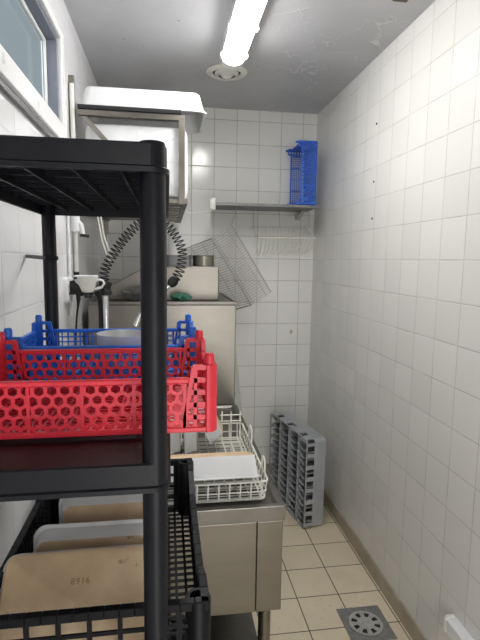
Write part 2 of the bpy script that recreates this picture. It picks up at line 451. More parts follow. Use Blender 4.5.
def make_crate(name, label, cat, W, D, Hh, mat, kind, ear=.022, loc=(0, 0, 0), rot=(0, 0, 0), group=None, cols=1.0, floor_n=None):
    t = thing(name, label, cat, loc, rot, group)
    cb = .046                      # corner block length
    pw = .0145
    sides = [((-W / 2, -D / 2, 0), (1, 0, 0), (0, -1, 0), W), ((W / 2, -D / 2, 0), (0, 1, 0), (1, 0, 0), D),
             ((W / 2, D / 2, 0), (-1, 0, 0), (0, 1, 0), W), ((-W / 2, D / 2, 0), (0, -1, 0), (-1, 0, 0), D)]
    Z = Vector((0, 0, 1))
    for O, U, N, L in sides:
        O, U, N = Vector(O), Vector(U), Vector(N)
        O = O - N * .004
        mb = MB()
        inner = L - 2 * cb
        if kind == 'hex':
            plate_hex(mb, inner, Hh - .014, O + U * cb + Z * .007, U, Z, N)
        elif kind == 'fine' and N.y < -.5:
            plate_hex(mb, inner, Hh - .014, O + U * cb + Z * .007, U, Z, N, .024, .0042)
        elif kind == 'fine':
            plate_grid(mb, inner, Hh - .014, O + U * cb + Z * .007, U, Z, N, round(inner / .0135), round(Hh / .0135), .0026)
        else:
            plate_grid(mb, inner, Hh - .014, O + U * cb + Z * .007, U, Z, N, max(2, round(inner / .0135)), max(2, round(Hh / .0135)))
        nr = max(2, round(inner / .074))
        for i in range(nr + 1):
            u = cb + inner * i / nr
            mb.bar(O + U * u + Z * .004, O + U * u + Z * (Hh - .004), .0045, .007, N)
        mb.build('side_panel', mat, t)
        mb = MB()
        mb.bar(O + U * (cb - .006) + Z * (Hh - .004), O + U * (L - cb + .006) + Z * (Hh - .004), .009, .011, Z) if False else \
            mb.bar(O + U * (cb - .006) + Z * (Hh - .004), O + U * (L - cb + .006) + Z * (Hh - .004), .008, .010, N)
        mb.bar(O + U * .01 + Z * .004, O + U * (L - .01) + Z * .004, .008, .009, N)
        mb.build('rim', mat, t, bevel=.0015, seg=1)
    for cx, cy in ((-1, -1), (1, -1), (1, 1), (-1, 1)):
        C = Vector((cx * W / 2, cy * D / 2, 0)); he = Hh + ear
        mb = MB()
        for U, N in ((Vector((-cx, 0, 0)), Vector((0, cy, 0))), (Vector((0, -cy, 0)), Vector((cx, 0, 0)))):
            O = C - N * .004
            mb.bar(O + U * .012 + Z * (he - .0035), O + U * (cb - .012) + Z * (he - .0035), .007, .008, N)
            mb.bar(O + U * (cb - .013) + Z * (he - .003), O + U * (cb + .002) + Z * .004, .006, .007, N)
            mb.bar(O + U * .030 + Z * (he - .003), O + U * .031 + Z * .004, .005, .005, N)
            nz = max(3, round(he / .021))
            for k in range(nz):
                z = .004 + (he - .008) * k / nz
                mb.bar(O + U * .010 + Z * z, O + U * (cb - .004) + Z * z, .007, .005, N)
        # rounded outer column, in tiers
        nt_ = 4
        for k in range(nt_):
            z0 = he * k / nt_; z1 = he * (k + 1) / nt_
            q = [Vector((C.x - cx * .014, C.y - cy * .014, 0)) + Vector((cx * .0165 * math.cos(a), cy * .0165 * math.sin(a), 0)) for a in [PI / 2 * j / 6 - .0 for j in range(7)]]
            q += [Vector((C.x - cx * .016, C.y + cy * .0, 0)), Vector((C.x - cx * .016, C.y - cy * .016, 0)), Vector((C.x + cx * .0, C.y - cy * .016, 0))]
            sh = .0016 if k % 2 else 0
            ctr = Vector((C.x - cx * .012, C.y - cy * .012, 0))
            lo = [(ctr + (p - ctr) * (1 - sh * 20)).to_tuple()[:2] + (z0,) for p in q]
            hi = [(ctr + (p - ctr) * (1 - sh * 20 - .03)).to_tuple()[:2] + (z1,) for p in q]
            mb.loft([lo, hi])
        c = mb.build('corner_post', mat, t)
        MB().lathe([(.0075, he), (.0075, he + .012), (.0055, he + .016), (.001, he + .0165)], 14, at=(C.x - cx * .010, C.y - cy * .010, 0)).build('stacking_pin', mat, c, smooth=True)
    mb = MB()
    fx, fy = floor_n or (round(W / .018), round(D / .018))
    plate_grid(mb, W - .012, D - .012, (-W / 2 + .006, -D / 2 + .006, .004), (1, 0, 0), (0, 1, 0), (0, 0, 1), fx, fy, .0036, .004)
    mb.build('crate_floor', mat, t)
    return t

S2 = 1.298                     # top of the middle shelf
make_crate('red_crate', 'bright red plastic crate with honeycomb sides on the black shelf', 'crate', .378, .244, .081, M['red'], 'hex', ear=.0185, loc=(-.1195, .797, S2 + .0015))
make_crate('blue_crate', 'blue plastic crate behind the red crate on the black shelf', 'crate', .365, .238, .083, M['blue'], 'grid', ear=.0185, loc=(-.1235, 1.052, S2 + .0015))
# the one on the wall shelf stands on its short end, opening to the left
t = make_crate('blue_crate', 'blue plastic crate standing on end on the wall shelf', 'crate', .385, .270, .100, M['blue_deep'], 'fine', ear=.02)
# local z (opening) -> -X ; local x (long) -> Z ; local y -> Y
R = Matrix(((0, 0, -1, 0), (0, 1, 0, 0), (1, 0, 0, 0), (0, 0, 0, 1)))
t.matrix_world = Matrix.Translation((.912, 3.075, 1.8925 + .1925)) @ R

# white bowl inside the blue crate
o = MB().lathe([(.02, 0), (.030, .002), (.052, .030), (.064, .072), (.066, .092), (.063, .092), (.060, .072), (.046, .032), (.022, .008), (.001, .007)], 36).build('bowl', M['glaze'], smooth=True)
o.location = (-.100, 1.085, S2 + .0075); o.scale = (.86, .86, .86); tag(o, 'white china bowl inside the blue crate', 'bowl')

# ------------------------------------------------------------------ black plastic shelving
SX0, SX1, SY0, SY1 = -.2925, .001, .575, 1.215
PX0, PX1, PY0, PY1 = -.275, -.0172, .592, 1.197
t = thing('shelving_unit', 'black plastic shelving unit with round posts along the left wall', 'shelving', ((SX0 + SX1) / 2, (SY0 + SY1) / 2, 0))
ox, oy = -(SX0 + SX1) / 2, -(SY0 + SY1) / 2
LW, LD = SX1 - SX0, SY1 - SY0
for zt, hh in ((1.682, .0335), (S2, .037), (.9158, .037), (.53, .037), (.15, .037)):
    w = MB()
    z0 = zt - hh
    # skirt ring with a bead at the lower edge, rounded corners, plus the top plate
    loops = [rrect(LW + .004, LD + .004, .024, 6, z=z0), rrect(LW + .004, LD + .004, .024, 6, z=z0 + .006), rrect(LW - .002, LD - .002, .022, 6, z=z0 + .008),
             rrect(LW - .002, LD - .002, .022, 6, z=zt - .002), rrect(LW - .006, LD - .006, .020, 6, z=zt),
             rrect(LW - .012, LD - .012, .019, 6, z=zt), rrect(LW - .012, LD - .012, .019, 6, z=zt - .004)]
    w.loft(loops, cap0=False, cap1=True)
    inner = [rrect(LW + .004, LD + .004, .024, 6, z=z0), rrect(LW - .008, LD - .008, .020, 6, z=z0), rrect(LW - .008, LD - .008, .020, 6, z=zt - .009)]
    w.loft(inner, cap0=False, cap1=True)
    bmesh.ops.remove_doubles(w.bm, verts=w.bm.verts, dist=1e-5)
    s = w.build('shelf', M['black'], t, smooth=True)
    w = MB()
    for i in range(1, 5):
        x = -LW / 2 + LW * i / 5; w.box(x - .0015, x + .0015, -LD / 2 + .006, LD / 2 - .006, z0 + .010, zt - .009)
    for i in range(1, 11):
        y = -LD / 2 + LD * i / 11; w.box(-LW / 2 + .006, LW / 2 - .006, y - .0015, y + .0015, z0 + .018, zt - .009)
    w.build('rib', M['black'], s)
for x in (PX0, PX1):
    for y in (PY0, PY1):
        p = MB().lathe([(.0156, 0), (.0156, 1.681), (.0147, 1.6845), (.001, 1.685)], 28, at=(x + ox, y + oy, 0)).build('post', M['black'], t, smooth=True)
MB().tube([(WL + .001 + ox, 1.42 + oy, 1.552), (-.276 + ox, 1.178 + oy, 1.548), (-.252 + ox, 1.172 + oy, 1.5475)], .005, 8).build('wall_tie', M['black'], t)

# ------------------------------------------------------------------ black crate with terrine dishes
BX0, BX1, BY0, BY1, BZ0, BZ1 = -.284, .0585, .643, 1.158, .917, 1.052
t = thing('black_crate', 'large black mesh crate full of dishes on the lower shelf', 'crate', ((BX0 + BX1) / 2, (BY0 + BY1) / 2, BZ0))
W_, D_, H_ = BX1 - BX0, BY1 - BY0, BZ1 - BZ0
def arc_rim(L, dip, n=16):
    out = []
    for k in range(n + 1):
        s = k / n; e = min(s, 1 - s) * L
        f = min(1, max(0, (e - .05) / .09)); f = f * f * (3 - 2 * f)
        out.append((s * L, H_ - dip * f))
    return out
Z = Vector((0, 0, 1))
for O, U, N, L, dip in (((-W_ / 2, -D_ / 2, 0), (1, 0, 0), (0, -1, 0), W_, .0), ((W_ / 2, -D_ / 2, 0), (0, 1, 0), (1, 0, 0), D_, .030),
                        ((W_ / 2, D_ / 2, 0), (-1, 0, 0), (0, 1, 0), W_, .0), ((-W_ / 2, D_ / 2, 0), (0, -1, 0), (-1, 0, 0), D_, .030)):
    O, U, N = Vector(O), Vector(U), Vector(N); O = O - N * .006
    rim = arc_rim(L, dip)
    mb = MB()
    long_side = abs(N.x) > .5
    nb = round(L / (.021 if long_side else .042))
    for i in range(1, nb):
        u = L * i / nb
        e = min(u, L - u); f = min(1, max(0, (e - .05) / .09)); f = f * f * (3 - 2 * f)
        mb.bar(O + U * u, O + U * u + Z * (H_ - dip * f - .004), .004 if long_side else .007, .004, N)
    for k in range(1, 7 if long_side else 4):
        z = .01 + (H_ - dip - .03) * k / (6.6 if long_side else 3.6)
        mb.bar(O + U * .01 + Z * z, O + U * (L - .01) + Z * z, .0035 if long_side else .006, .0035, N)
    mb.build('side_mesh', M['black_crate'], t)
    mb = MB()
    P0 = [O + U * u + Z * z for u, z in rim]
    for a, b in zip(P0[:-1], P0[1:]):
        mb.bar(a - Z * .005, b - Z * .005, .014, .013, N)
    mb.bar(O + U * .01 + Z * .006, O + U * (L - .01) + Z * .006, .012, .010, N)
    mb.build('rim', M['black_crate'], t, bevel=.001, seg=1)
for cx in (-1, 1):
    for cy in (-1, 1):
        mb = MB()
        c0 = (cx * (W_ / 2 - .016), cy * (D_ / 2 - .016), 0)
        mb.lathe([(.019, 0), (.0195, H_ - .002), (.0175, H_ + .001), (.0125, H_ + .001), (.0115, H_ - .03), (.0115, .03), (.001, .03)], 20, at=c0)
        for a, b in (((-cx, 0, 0), (0, cy, 0)), ((0, -cy, 0), (cx, 0, 0))):
            a, b = Vector(a), Vector(b); q = Vector((cx * W_ / 2, cy * D_ / 2, 0)) - b * .005
            if cy > 0 and abs(a.x) > .5:
                mb.bar(q + a * .03 + Z * .003, q + a * .03 + Z * H_, .022, .006, b)
        mb.build('corner_post', M['black_crate'], t, smooth=True)
mb = MB(); plate_grid(mb, W_ - .016, D_ - .016, (-W_ / 2 + .008, -D_ / 2 + .008, .003), (1, 0, 0), (0, 1, 0), (0, 0, 1), 18, 26, .005, .004)
mb.build('crate_floor', M['black_crate'], t)

def make_dish(label, L=.266, Wd=.160, hd=.050, number=None, group=None, name='terrine_dish'):
    """local: base in z = 0 plane facing -z, opening towards +z; x long"""
    t = thing(name, label, 'dish', group=group)
    bl, bw = L - .028, Wd - .026
    def lp(w, d, r, z): return rrect(w, d, r, 6, z=z)
    out = [lp(bl - .006, bw - .006, .014, .0), lp(bl, bw, .016, .004), lp(L - .012, Wd - .012, .022, hd - .006), lp(L, Wd, .024, hd - .004), lp(L, Wd, .024, hd),
           lp(L - .022, Wd - .022, .020, hd), lp(bl - .006, bw - .006, .014, .007)]
    w = MB(); w.loft(out, cap0=True, cap1=True)
    w.build('dish_body', M['glaze'], t, smooth=True, ang=50)
    b = MB(); b.loft([lp(bl - .010, bw - .010, .013, -.0015), lp(bl - .004, bw - .004, .015, .0008), lp(bl - .012, bw - .012, .012, .0008)])
    bo = b.build('unglazed_base', M['clay'], t, smooth=True); bo['label'] = 'tan unglazed clay base with brown scuffs'
    if number:
        cu = bpy.data.curves.new('n', 'FONT'); cu.body = number; cu.size = .0135; cu.extrude = .0004; cu.align_x = 'CENTER'; cu.align_y = 'CENTER'
        cu.space_character = 1.15
        tmp = bpy.data.objects.new('n', cu); COL.objects.link(tmp)
        dg = bpy.context.evaluated_depsgraph_get()
        me = bpy.data.meshes.new_from_object(tmp.evaluated_get(dg)); bpy.data.objects.remove(tmp)
        # readable when the base is seen from outside (from -z, y up)
        me.transform(Matrix.Translation((-.002, .026, -.0016)) @ Matrix.Diagonal((1, 1, 1, 1)) @ Matrix.Rotation(PI, 4, 'Y') )
        me.materials.clear(); me.materials.append(M['clay_mark'])
        no = bpy.data.objects.new('stamped_number', me); COL.objects.link(no); no.parent = bo
    return t

def stand(t, x, y, z, tilt, yaw=0., roll=0., flip=True):
    """base centre at (x,y,z); base normal faces the camera (-Y), leaning back by tilt degrees"""
    # base normal -z(local) -> world -Y : rotate +90 about X maps z->-y... choose so local z -> +Y, local y -> +Z, local x -> -X
    B = Matrix(((-1, 0, 0, 0), (0, 0, 1, 0), (0, 1, 0, 0), (0, 0, 0, 1)))
    T = Matrix.Translation((x, y, z)) @ Matrix.Rotation(math.radians(yaw), 4, 'Z') @ Matrix.Rotation(math.radians(-tilt), 4, 'X') @ Matrix.Rotation(math.radians(roll), 4, 'Y') @ B
    t.matrix_world = T
    return t
DG = 'terrine dishes in the black crate'
d1 = make_dish('larger terrine dish with a stamped number, frontmost in the black crate', Wd=.178, number='8916', group=DG)
stand(d1, -.1425, .722, 1.0165, 48, yaw=0.8)
def dup_dish(src, label, group=DG):
    c = thing('terrine_dish', label, 'dish', group=group)
    for ch in src.children: copy_tree(ch, c)
    return c
d2 = make_dish('smaller terrine dish just behind the stamped one in the black crate', (.228), .132, .0435, group=DG)
stand(d2, -.1375, .842, .990, 10, yaw=-.3)
stand(dup_dish(d2, 'upright terrine dish with white side showing, third in the black crate'), -.1165, .965, .992, 5, yaw=0.3)
stand(dup_dish(d2, 'terrine dish at the far end of the black crate'), -.122, 1.050, .992, 4)
d5 = make_dish('upside-down white terrine dish lying at the front of the white wire rack', .286, .175, .062, group='terrine dishes in the wire rack')
d5.matrix_world = Matrix.Translation((.124, 1.395, (.85) + .109)) @ Matrix.Rotation(math.radians(-19), 4, 'X') @ Matrix.Rotation(PI, 4, 'X')

# ------------------------------------------------------------------ dish table
TX0, TX1, TY0, TY1, TZ = -.375, .3315, 1.266, 2.24, .85
t = thing('dish_table', 'stainless steel dish table with boxed front and tubular legs', 'table', ((TX0 + TX1) / 2, (TY0 + TY1) / 2, 0))
ox, oy = -(TX0 + TX1) / 2, -(TY0 + TY1) / 2
w = MB()
HX, HY = (TX1 - TX0) / 2, (TY1 - TY0) / 2
for x0, x1, y0, y1 in ((-HX, HX, -HY, HY),):
    w.loft([[(a, b, TZ - .045) for a, b in ((-HX, -HY), (HX, -HY), (HX, HY), (-HX, HY))], [(a, b, TZ) for a, b in ((-HX, -HY), (HX, -HY), (HX, HY), (-HX, HY))],
            [(a, b, TZ) for a, b in ((-HX + .022, -HY + .02), (HX - .022, -HY + .02), (HX - .022, HY - .01), (-HX + .022, HY - .01))],
            [(a, b, TZ - .008) for a, b in ((-HX + .028, -HY + .03), (HX - .03, -HY + .03), (HX - .03, HY - .016), (-HX + .028, HY - .016))]])
w.build('worktop', M['steel_top'], t, bevel=.002)
w = MB(); zb = .522
MB().box(-HX + .004, HX - .0812, -HY + .004, HY - .004, zb, TZ - .046).build('front_panel', M['steel'], t, bevel=.002)
MB().box(HX - .080, HX - .004, -HY + .004, HY - .004, zb, TZ - .046).build('corner_panel', M['steel'], t, bevel=.002)
for x in (-HX + .045, HX - .045):
    for y in (-HY + .045, HY - .045):
        l = MB().lathe([(.019, .03), (.019, zb), (.001, zb)], 20, at=(x, y, 0)).build('leg', M['steel'], t, smooth=True)
        MB().lathe([(.022, 0), (.024, .004), (.019, .03), (.001, .03)], 18, at=(x, y, 0)).build('foot', M['rubber'], l, smooth=True)
w = MB(); w.box(-HX + .005, HX - .005, -HY + .02, HY, .140, .150); w.box(HX - .012, HX - .005, -HY + .02, HY, .118, .140); w.box(-HX + .005, HX - .005, -HY + .02, -HY + .027, .118, .140)
w.build('undershelf', M['steel_top'], t, bevel=.001)

# dish rack on the table
t = thing('dish_rack', 'white coated wire dish rack on the steel table', 'dish rack', (.050, 1.565, TZ - .008))
RW, RD, rz0 = .240, .255, .006
r = .0027
w = MB()
def ringz(z, ww, dd): return [(x, y, z) for x, y, _ in rrect(2 * ww, 2 * dd, .016, 3)]
for z, k in ((.008, .975), (.064, 1.0)):
    w.tube(ringz(z, RW * k, RD * k), r * 1.15, 6, closed=True)
w.build('rim_wire', M['white_wire'], t, smooth=True)
w = MB()
w.tube(ringz(.032, RW * .988, RD * .988), r * .8, 6, closed=True)
for i in range(15):
    x = -RW * .92 + 1.84 * RW * i / 14
    w.tube([(x, -RD, .064), (x, -RD * .975, .008), (x, RD * .975, .008), (x, RD, .064)], r, 6)
    y = -RD * .92 + 1.84 * RD * i / 14
    w.tube([(-RW, y, .064), (-RW * .975, y, .006), (RW * .975, y, .006), (RW, y, .064)], r, 6)
for i in range(27):
    y = -RD * .95 + 1.9 * RD * i / 26; w.tube([(-RW * .96, y, .009), (RW * .96, y, .009)], r * .7, 5)
w.build('basket_wire', M['white_wire'], t, smooth=True)
def loop(x, y0, y1, z0, z1):
    pts = [(x, y0, z0), (x, y0, z1 - .012)]
    for k in range(1, 6):
        a = PI - PI * k / 6; pts.append((x, (y0 + y1) / 2 + (y1 - y0) / 2 * math.cos(a), z1 - .012 + .012 * math.sin(a)))
    return pts + [(x, y1, z1 - .012), (x, y1, z0)]
for y0, y1, z1 in ((-.205, -.160, .108), (.03, .085, .122)):
    MB().tube(loop(RW - .001, y0, y1, .064, z1), r, 6).build('side_loop', M['white_wire'], t, smooth=True)
for x in (.158, .194, .230):
    MB().tube([(x, .236, .008), (x, .240, .118)], r * 1.1, 6).build('prong', M['white_wire'], t, smooth=True)
for x in (.178, .214):
    MB().tube([(x, .10, .008), (x - .006, .115, .085)], r, 6).build('prong', M['white_wire'], t, smooth=True)
for z in (.080, .104):
    MB().tube([(.150, .239, z), (.236, .239, z)], r, 6).build('prong_bar', M['white_wire'], t, smooth=True)

# dishes in the rack
def on_edge(t, a, loc):       # standing on a long edge, base facing right, leaning left by a degrees
    a = math.radians(a); c, n = math.cos(a), math.sin(a)
    t.matrix_world = Matrix.Translation(loc) @ Matrix(((0, -n, -c, 0), (-1, 0, 0, 0), (0, c, -n, 0), (0, 0, 0, 1)))
DR = 'terrine dishes in the wire rack'
d6 = make_dish('white terrine dish leaning left in the wire rack, tan base facing right', .17, .150, .058, group=DR)
on_edge(d6, 25, (.174, 1.732, .974))
d7 = make_dish('white dish standing upright in the wire rack beside the leaning one', .17, .132, .0435, group=DR)
on_edge(d7, 2, (.098, 1.690, .9285))
c = dup_dish(d7, 'upright white dish in the wire rack, half hidden by the shelving post', DR)
on_edge(c, 3, (.040, 1.690, .9285))

# ------------------------------------------------------------------ dishwasher at the end of the table
t = thing('dishwasher', 'stainless steel hood dishwasher at the end of the table', 'dishwasher', (-.03, 2.25, 0))
mx = .03
MB().box(-.36 + mx, .322 + mx, 0, .62, .10, 1.338).build('cabinet', M['steel'], t, bevel=.004)
w = MB(); w.loft([[(a + mx, b, 1.338) for a, b in ((-.355, -.004), (.325, -.004), (.325, .63), (-.355, .63))], [(a + mx, b, 1.352) for a, b in ((-.355, -.004), (.325, -.004), (.325, .63), (-.355, .63))],
                  [(a + mx, b, 1.352) for a, b in ((-.345, .008), (.314, .008), (.314, .62), (-.345, .62))], [(a + mx, b, 1.345) for a, b in ((-.345, .008), (.314, .008), (.314, .62), (-.345, .62))]])
w.build('ledge', M['steel_top'], t, bevel=.001)
MB().prism([(-.335 + mx, 1.346), (-.335 + mx, 1.385), (-.10 + mx, 1.514), (.255 + mx, 1.514), (.255 + mx, 1.346)], 'y', .15, .60).build('hood', M['steel'], t, bevel=.005, seg=3)
for x in (-.32, .31):
    for y in (.05, .57):
        MB().lathe([(.02, 0), (.02, .10), (.001, .10)], 14, at=(x + mx, y, 0)).build('foot', M['steel_wire'], t, smooth=True)

o = MB().lathe([(.052, 0), (.055, .004), (.055, .050), (.058, .053), (.058, .056), (.052, .056), (.051, .006), (.001, .005)], 32).build('pot', M['steel'], smooth=True)
o.location = (.183, 2.485, 1.5145); tag(o, 'round steel pot on top of the dishwasher, right one', 'pot')
t = thing('steel_pan', 'square steel pan on the dishwasher beside the round pot', 'pan', (.055, 2.50, 1.5145))
w = MB(); w.loft([rrect(.12, .12, .02, 4, z=0), rrect(.125, .125, .02, 4, z=.052), rrect(.117, .117, .018, 4, z=.052), rrect(.112, .112, .018, 4, z=.006)])
w.build('pan_body', M['steel_dark'], t, smooth=True)
w = MB(); w.loft([rrect(.137, .137, .024, 4, z=.050), rrect(.137, .137, .024, 4, z=.055), rrect(.116, .116, .018, 4, z=.055), rrect(.116, .116, .018, 4, z=.050)], closed=True)
w.build('pan_rim', M['steel'], t, smooth=True)

def scourer(name, label, mat, loc, size, n=900, fibre=True):
    mb = MB()
    rnd = random.Random(3)
    if fibre:
        for k in range(n // 12):
            p = Vector((rnd.gauss(0, .36), rnd.gauss(0, .36), rnd.gauss(0, .36)))
            if p.length > 1: p.normalize()
            pts = []
            ax = Vector((rnd.random() - .5, rnd.random() - .5, rnd.random() - .5)).normalized(); u = ax.orthogonal().normalized(); v = ax.cross(u)
            rad = .13 + .17 * rnd.random()
            for j in range(12):
                a = j * 2 * PI / 8; pts.append(p + u * rad * math.cos(a) + v * rad * math.sin(a) + ax * (j - 6) * .03)
            pts = [Vector((q.x * size[0], q.y * size[1], max(q.z, -.92) * size[2])) for q in pts]
            mb.tube(pts, .0016, 4)
    else:
        bmesh.ops.create_icosphere(mb.bm, subdivisions=4, radius=1)
        for v in mb.bm.verts:
            c = v.co.copy(); k = 1 + .16 * math.sin(5 * c.x + 3 * c.y) * math.cos(4 * c.z + 2 * c.x) + .10 * math.sin(11 * c.x) * math.sin(9 * c.y) + .05 * rnd.uniform(-1, 1)
            v.co = Vector((c.x * size[0] * k, c.y * size[1] * k, max(-.85, c.z * k) * size[2]))
    return tag(mb.build(name, mat, smooth=not fibre, loc=loc), label, 'scourer')
scourer('steel_wool', 'grey steel wool scrubber on the dishwasher ledge', M['wool'], (-.155, 2.325, 1.3825), (.080, .050, .033), n=1500)
scourer('scouring_pad', 'crumpled green scouring pad on the dishwasher ledge', M['green'], (.062, 2.315, 1.3655), (.046, .05, .021), fibre=False)

# pale board standing behind the table
o = MB().prism([(-.10, .0), (.115, .0), (.0, 1.11), (-.10, 1.11)], 'y', 0, .018).build('board', M['board'], bevel=.002)
o.location = (.445, 3.12, .0); tag(o, 'pale grey-green board standing behind the dishwasher', 'board')
o.rotation_euler = (math.radians(-5.5), 0, 0)

# ------------------------------------------------------------------ pre-rinse spray with coiled hose
FY = 1.985
t = thing('rinse_spray', 'pre-rinse spray tap with black coiled hose', 'tap', (-.246, FY, TZ))
def F(x, z, y=FY): return Vector((x + .246, y - FY, z - TZ))
MB().tube([F(-.246, TZ - .008), F(-.246, 1.41)], .0125, 14).build('riser_pipe', M['chrome'], t, smooth=True)
MB().lathe([(.03, -.008), (.03, .006), (.022, .016), (.013, .018), (.001, .018)], 20).build('base_flange', M['chrome'], t, smooth=True)
MB().lathe([(.012, 0), (.024, .003), (.025, .018), (.020, .022), (.020, .038), (.026, .041), (.026, .050), (.014, .054), (.001, .054)], 20, at=(0, 0, 1.400 - TZ)).build('collar', M['rubber'], t, smooth=True)
ctrl = [(-.251, 1.45), (-.252, 1.485), (-.238, 1.525), (-.203, 1.583), (-.160, 1.638), (-.117, 1.683), (-.058, 1.712), (-.001, 1.684), (.038, 1.636), (.060, 1.578), (.052, 1.509), (.028, 1.463)]
def spline(P, n):
    P = [Vector((x, 0, z)) for x, z in P]; P = [P[0] * 2 - P[1]] + P + [P[-1] * 2 - P[-2]]
    out = []
    for i in range(1, len(P) - 2):
        a, b, c, d = P[i - 1:i + 3]
        for k in range(n):
            s = k / n
            out.append(.5 * ((2 * b) + (c - a) * s + (2 * a - 5 * b + 4 * c - d) * s * s + (3 * b - a - 3 * c + d) * s ** 3))
    out.append(P[-2]); return out
path = spline(ctrl, 16)
cum = [0]
for a, b in zip(path[:-1], path[1:]): cum.append(cum[-1] + (b - a).length)
tot = cum[-1]; turns = int(tot / .0165); nn = turns * 12; coil = []; j = 0
for k in range(nn + 1):
    sd = tot * k / nn
    while j < len(path) - 2 and cum[j + 1] < sd: j += 1
    f = (sd - cum[j]) / max(1e-6, cum[j + 1] - cum[j]); p = path[j].lerp(path[j + 1], f)
    d = (path[min(j + 1, len(path) - 1)] - path[max(j, 0)]).normalized(); yv = Vector((0, 1, 0)); uv = d.cross(yv).normalized()
    a = 2 * PI * k / 12; rad = .0185
    q = p + yv * (rad * math.cos(a)) + uv * (rad * math.sin(a)); coil.append(F(q.x, q.z, FY + q.y))
MB().tube(coil, .0027, 6).build('coiled_hose', M['rubber'], t, smooth=True)
MB().tube([F(.034, 1.475), F(.026, 1.462), F(.016, 1.450), F(.008, 1.440)], [.012, .021, .020, .013], 16).build('spray_grip', M['rubber'], t, smooth=True)
MB().tube([F(.010, 1.443), F(-.03, 1.40), F(-.075, 1.358), F(-.105, 1.33), F(-.118, 1.30)], .0062, 10).build('spray_wand', M['chrome'], t, smooth=True)
MB().tube([F(-.108, 1.328), F(-.122, 1.298), F(-.130, 1.276)], [.009, .012, .013], 12).build('spray_head', M['chrome'], t, smooth=True)
# black drain hose curving down beside the riser
o = MB().tube([(-.262, 2.0, 1.412), (-.254, 2.0, 1.398), (-.248, 2.0, 1.375), (-.244, 1.99, 1.335), (-.244, 1.99, 1.28), (-.250, 1.99, 1.1), (-.255, 1.99, TZ - .005)], .0105, 12).build('water_hose', M['rubber'], smooth=True)
o.location = (-.025, .02, 0); tag(o, 'thick black water hose beside the chrome riser pipe', 'hose')

# ------------------------------------------------------------------ left wall fittings
t = thing('wall_socket', 'white wall socket with a black plug', 'socket', (WL, 1.95, 1.425))
MB().loft([[(0, y, z) for y, z, _ in rrect(.115, .098, .012, 4)], [(.012, y, z) for y, z, _ in rrect(.115, .098, .012, 4)], [(.016, y, z) for y, z, _ in rrect(.105, .088, .010, 4)]]).build('plate', M['white_pl'], t, smooth=True)
o = MB().loft([[(x, y, z) for y, z in ((-.020, zc - hh), (.020, zc - hh), (.020, zc + hh), (-.020, zc + hh))] for x, zc, hh in ((.003, .004, .024), (.016, .004, .025), (.020, .000, .020), (.045, -.016, .015), (.050, -.021, .011))]).build('power_plug', M['rubber'], bevel=.003, loc=(WL + .013, 1.95, 1.432))
tag(o, 'black angled plug with hanging cord in the white wall socket', 'plug')
MB().tube([(.030, 0, -.018), (.031, 0, -.045), (.028, 0, -.075), (.022, 0, -.12), (.016, 0, -.2), (.014, 0, -.4)], [.009, .008, .0042, .0038, .0038, .0038], 8).build('power_cord', M['rubber'], o, smooth=True)

o = MB().tube([(0, 0, 0), (.002, 0, .24), (.003, 0, .5), (.002, 0, .75)], .009, 10).build('pipe', M['cream_pl'], smooth=True, loc=(WL + .012, 2.10, 1.49))
tag(o, 'cream pipe running up the left wall with a dark lower end', 'pipe')
MB().lathe([(.0100, -.03), (.0115, -.028), (.0115, .0), (.001, .0)], 14).build('pipe_end', M['rubber'], o)
o = MB().tube([(0, 0, .0), (0, .0, .3), (.0, 0, .8)], .006, 8).build('pipe', M['white_pl'], smooth=True, loc=(WL + .008, 1.98, 1.32))
tag(o, 'thin white pipe on the left wall above the socket', 'pipe')
t = thing('stop_valve', 'white valve with a short black lever on the cream pipe', 'valve', (-.365, 2.045, 1.70))
MB().lathe([(.012, -.05), (.017, -.045), (.017, .045), (.012, .06), (.001, .06)], 16).build('valve_body', M['white_pl'], t, smooth=True)
MB().tube([(.0, 0, .0), (.02, 0, -.02), (.026, 0, -.055)], [.012, .011, .009], 10).build('outlet', M['white_pl'], t, smooth=True)
MB().tube([(.018, -.01, -.060), (.052, -.01, -.064)], .0062, 8).build('lever', M['rubber'], t, smooth=True)

# white jug hanging by the socket
t = thing('plastic_jug', 'small white jug with a loop handle beside the socket', 'jug', (-.300, 1.925, 1.4165))
prof_j = [(.016, 0), (.022, .003), (.029, .020), (.036, .048), (.040, .060), (.037, .060), (.030, .030), (.020, .006), (.001, .005)]
j = MB().lathe(prof_j, 28, at=(-.006, 0, 0)).build('jug_body', M['cream_pl'], t, smooth=True)
MB().tube([(.026, 0, .046), (.040, 0, .050), (.052, 0, .045), (.056, 0, .034), (.046, 0, .020), (.022, 0, .013)], .0048, 8).build('handle', M['white_pl'], t, smooth=True)
MB().prism([(-.052, -.036), (.024, -.030), (.034, .0), (.024, .030), (-.052, .036)], 'z', .0605, .066).build('lid', M['white_pl'], t, bevel=.002)
o = MB().box(-.090, .014, -.010, .010, -.008, -.001).box(-.018, .006, -.012, .012, -.020, 0).build('wall_bracket', M['rubber'], loc=(-.300, 1.925, 1.416), bevel=.0015)
tag(o, 'small black bracket holding the white jug', 'bracket')

o = MB().tube([(-.289, 2.10, 1.79), (-.286, 2.10, 1.72), (-.270, 2.10, 1.62), (-.250, 2.10, 1.555), (-.238, 2.10, 1.537), (-.231, 2.10, 1.545), (-.240, 2.10, 1.57), (-.262, 2.10, 1.64), (-.274, 2.10, 1.72), (-.277, 2.10, 1.79)], .0032, 8).build('cord', M['cream_pl'], smooth=True)
tag(o, 'looped white cord hanging from the high wall rack', 'cord')

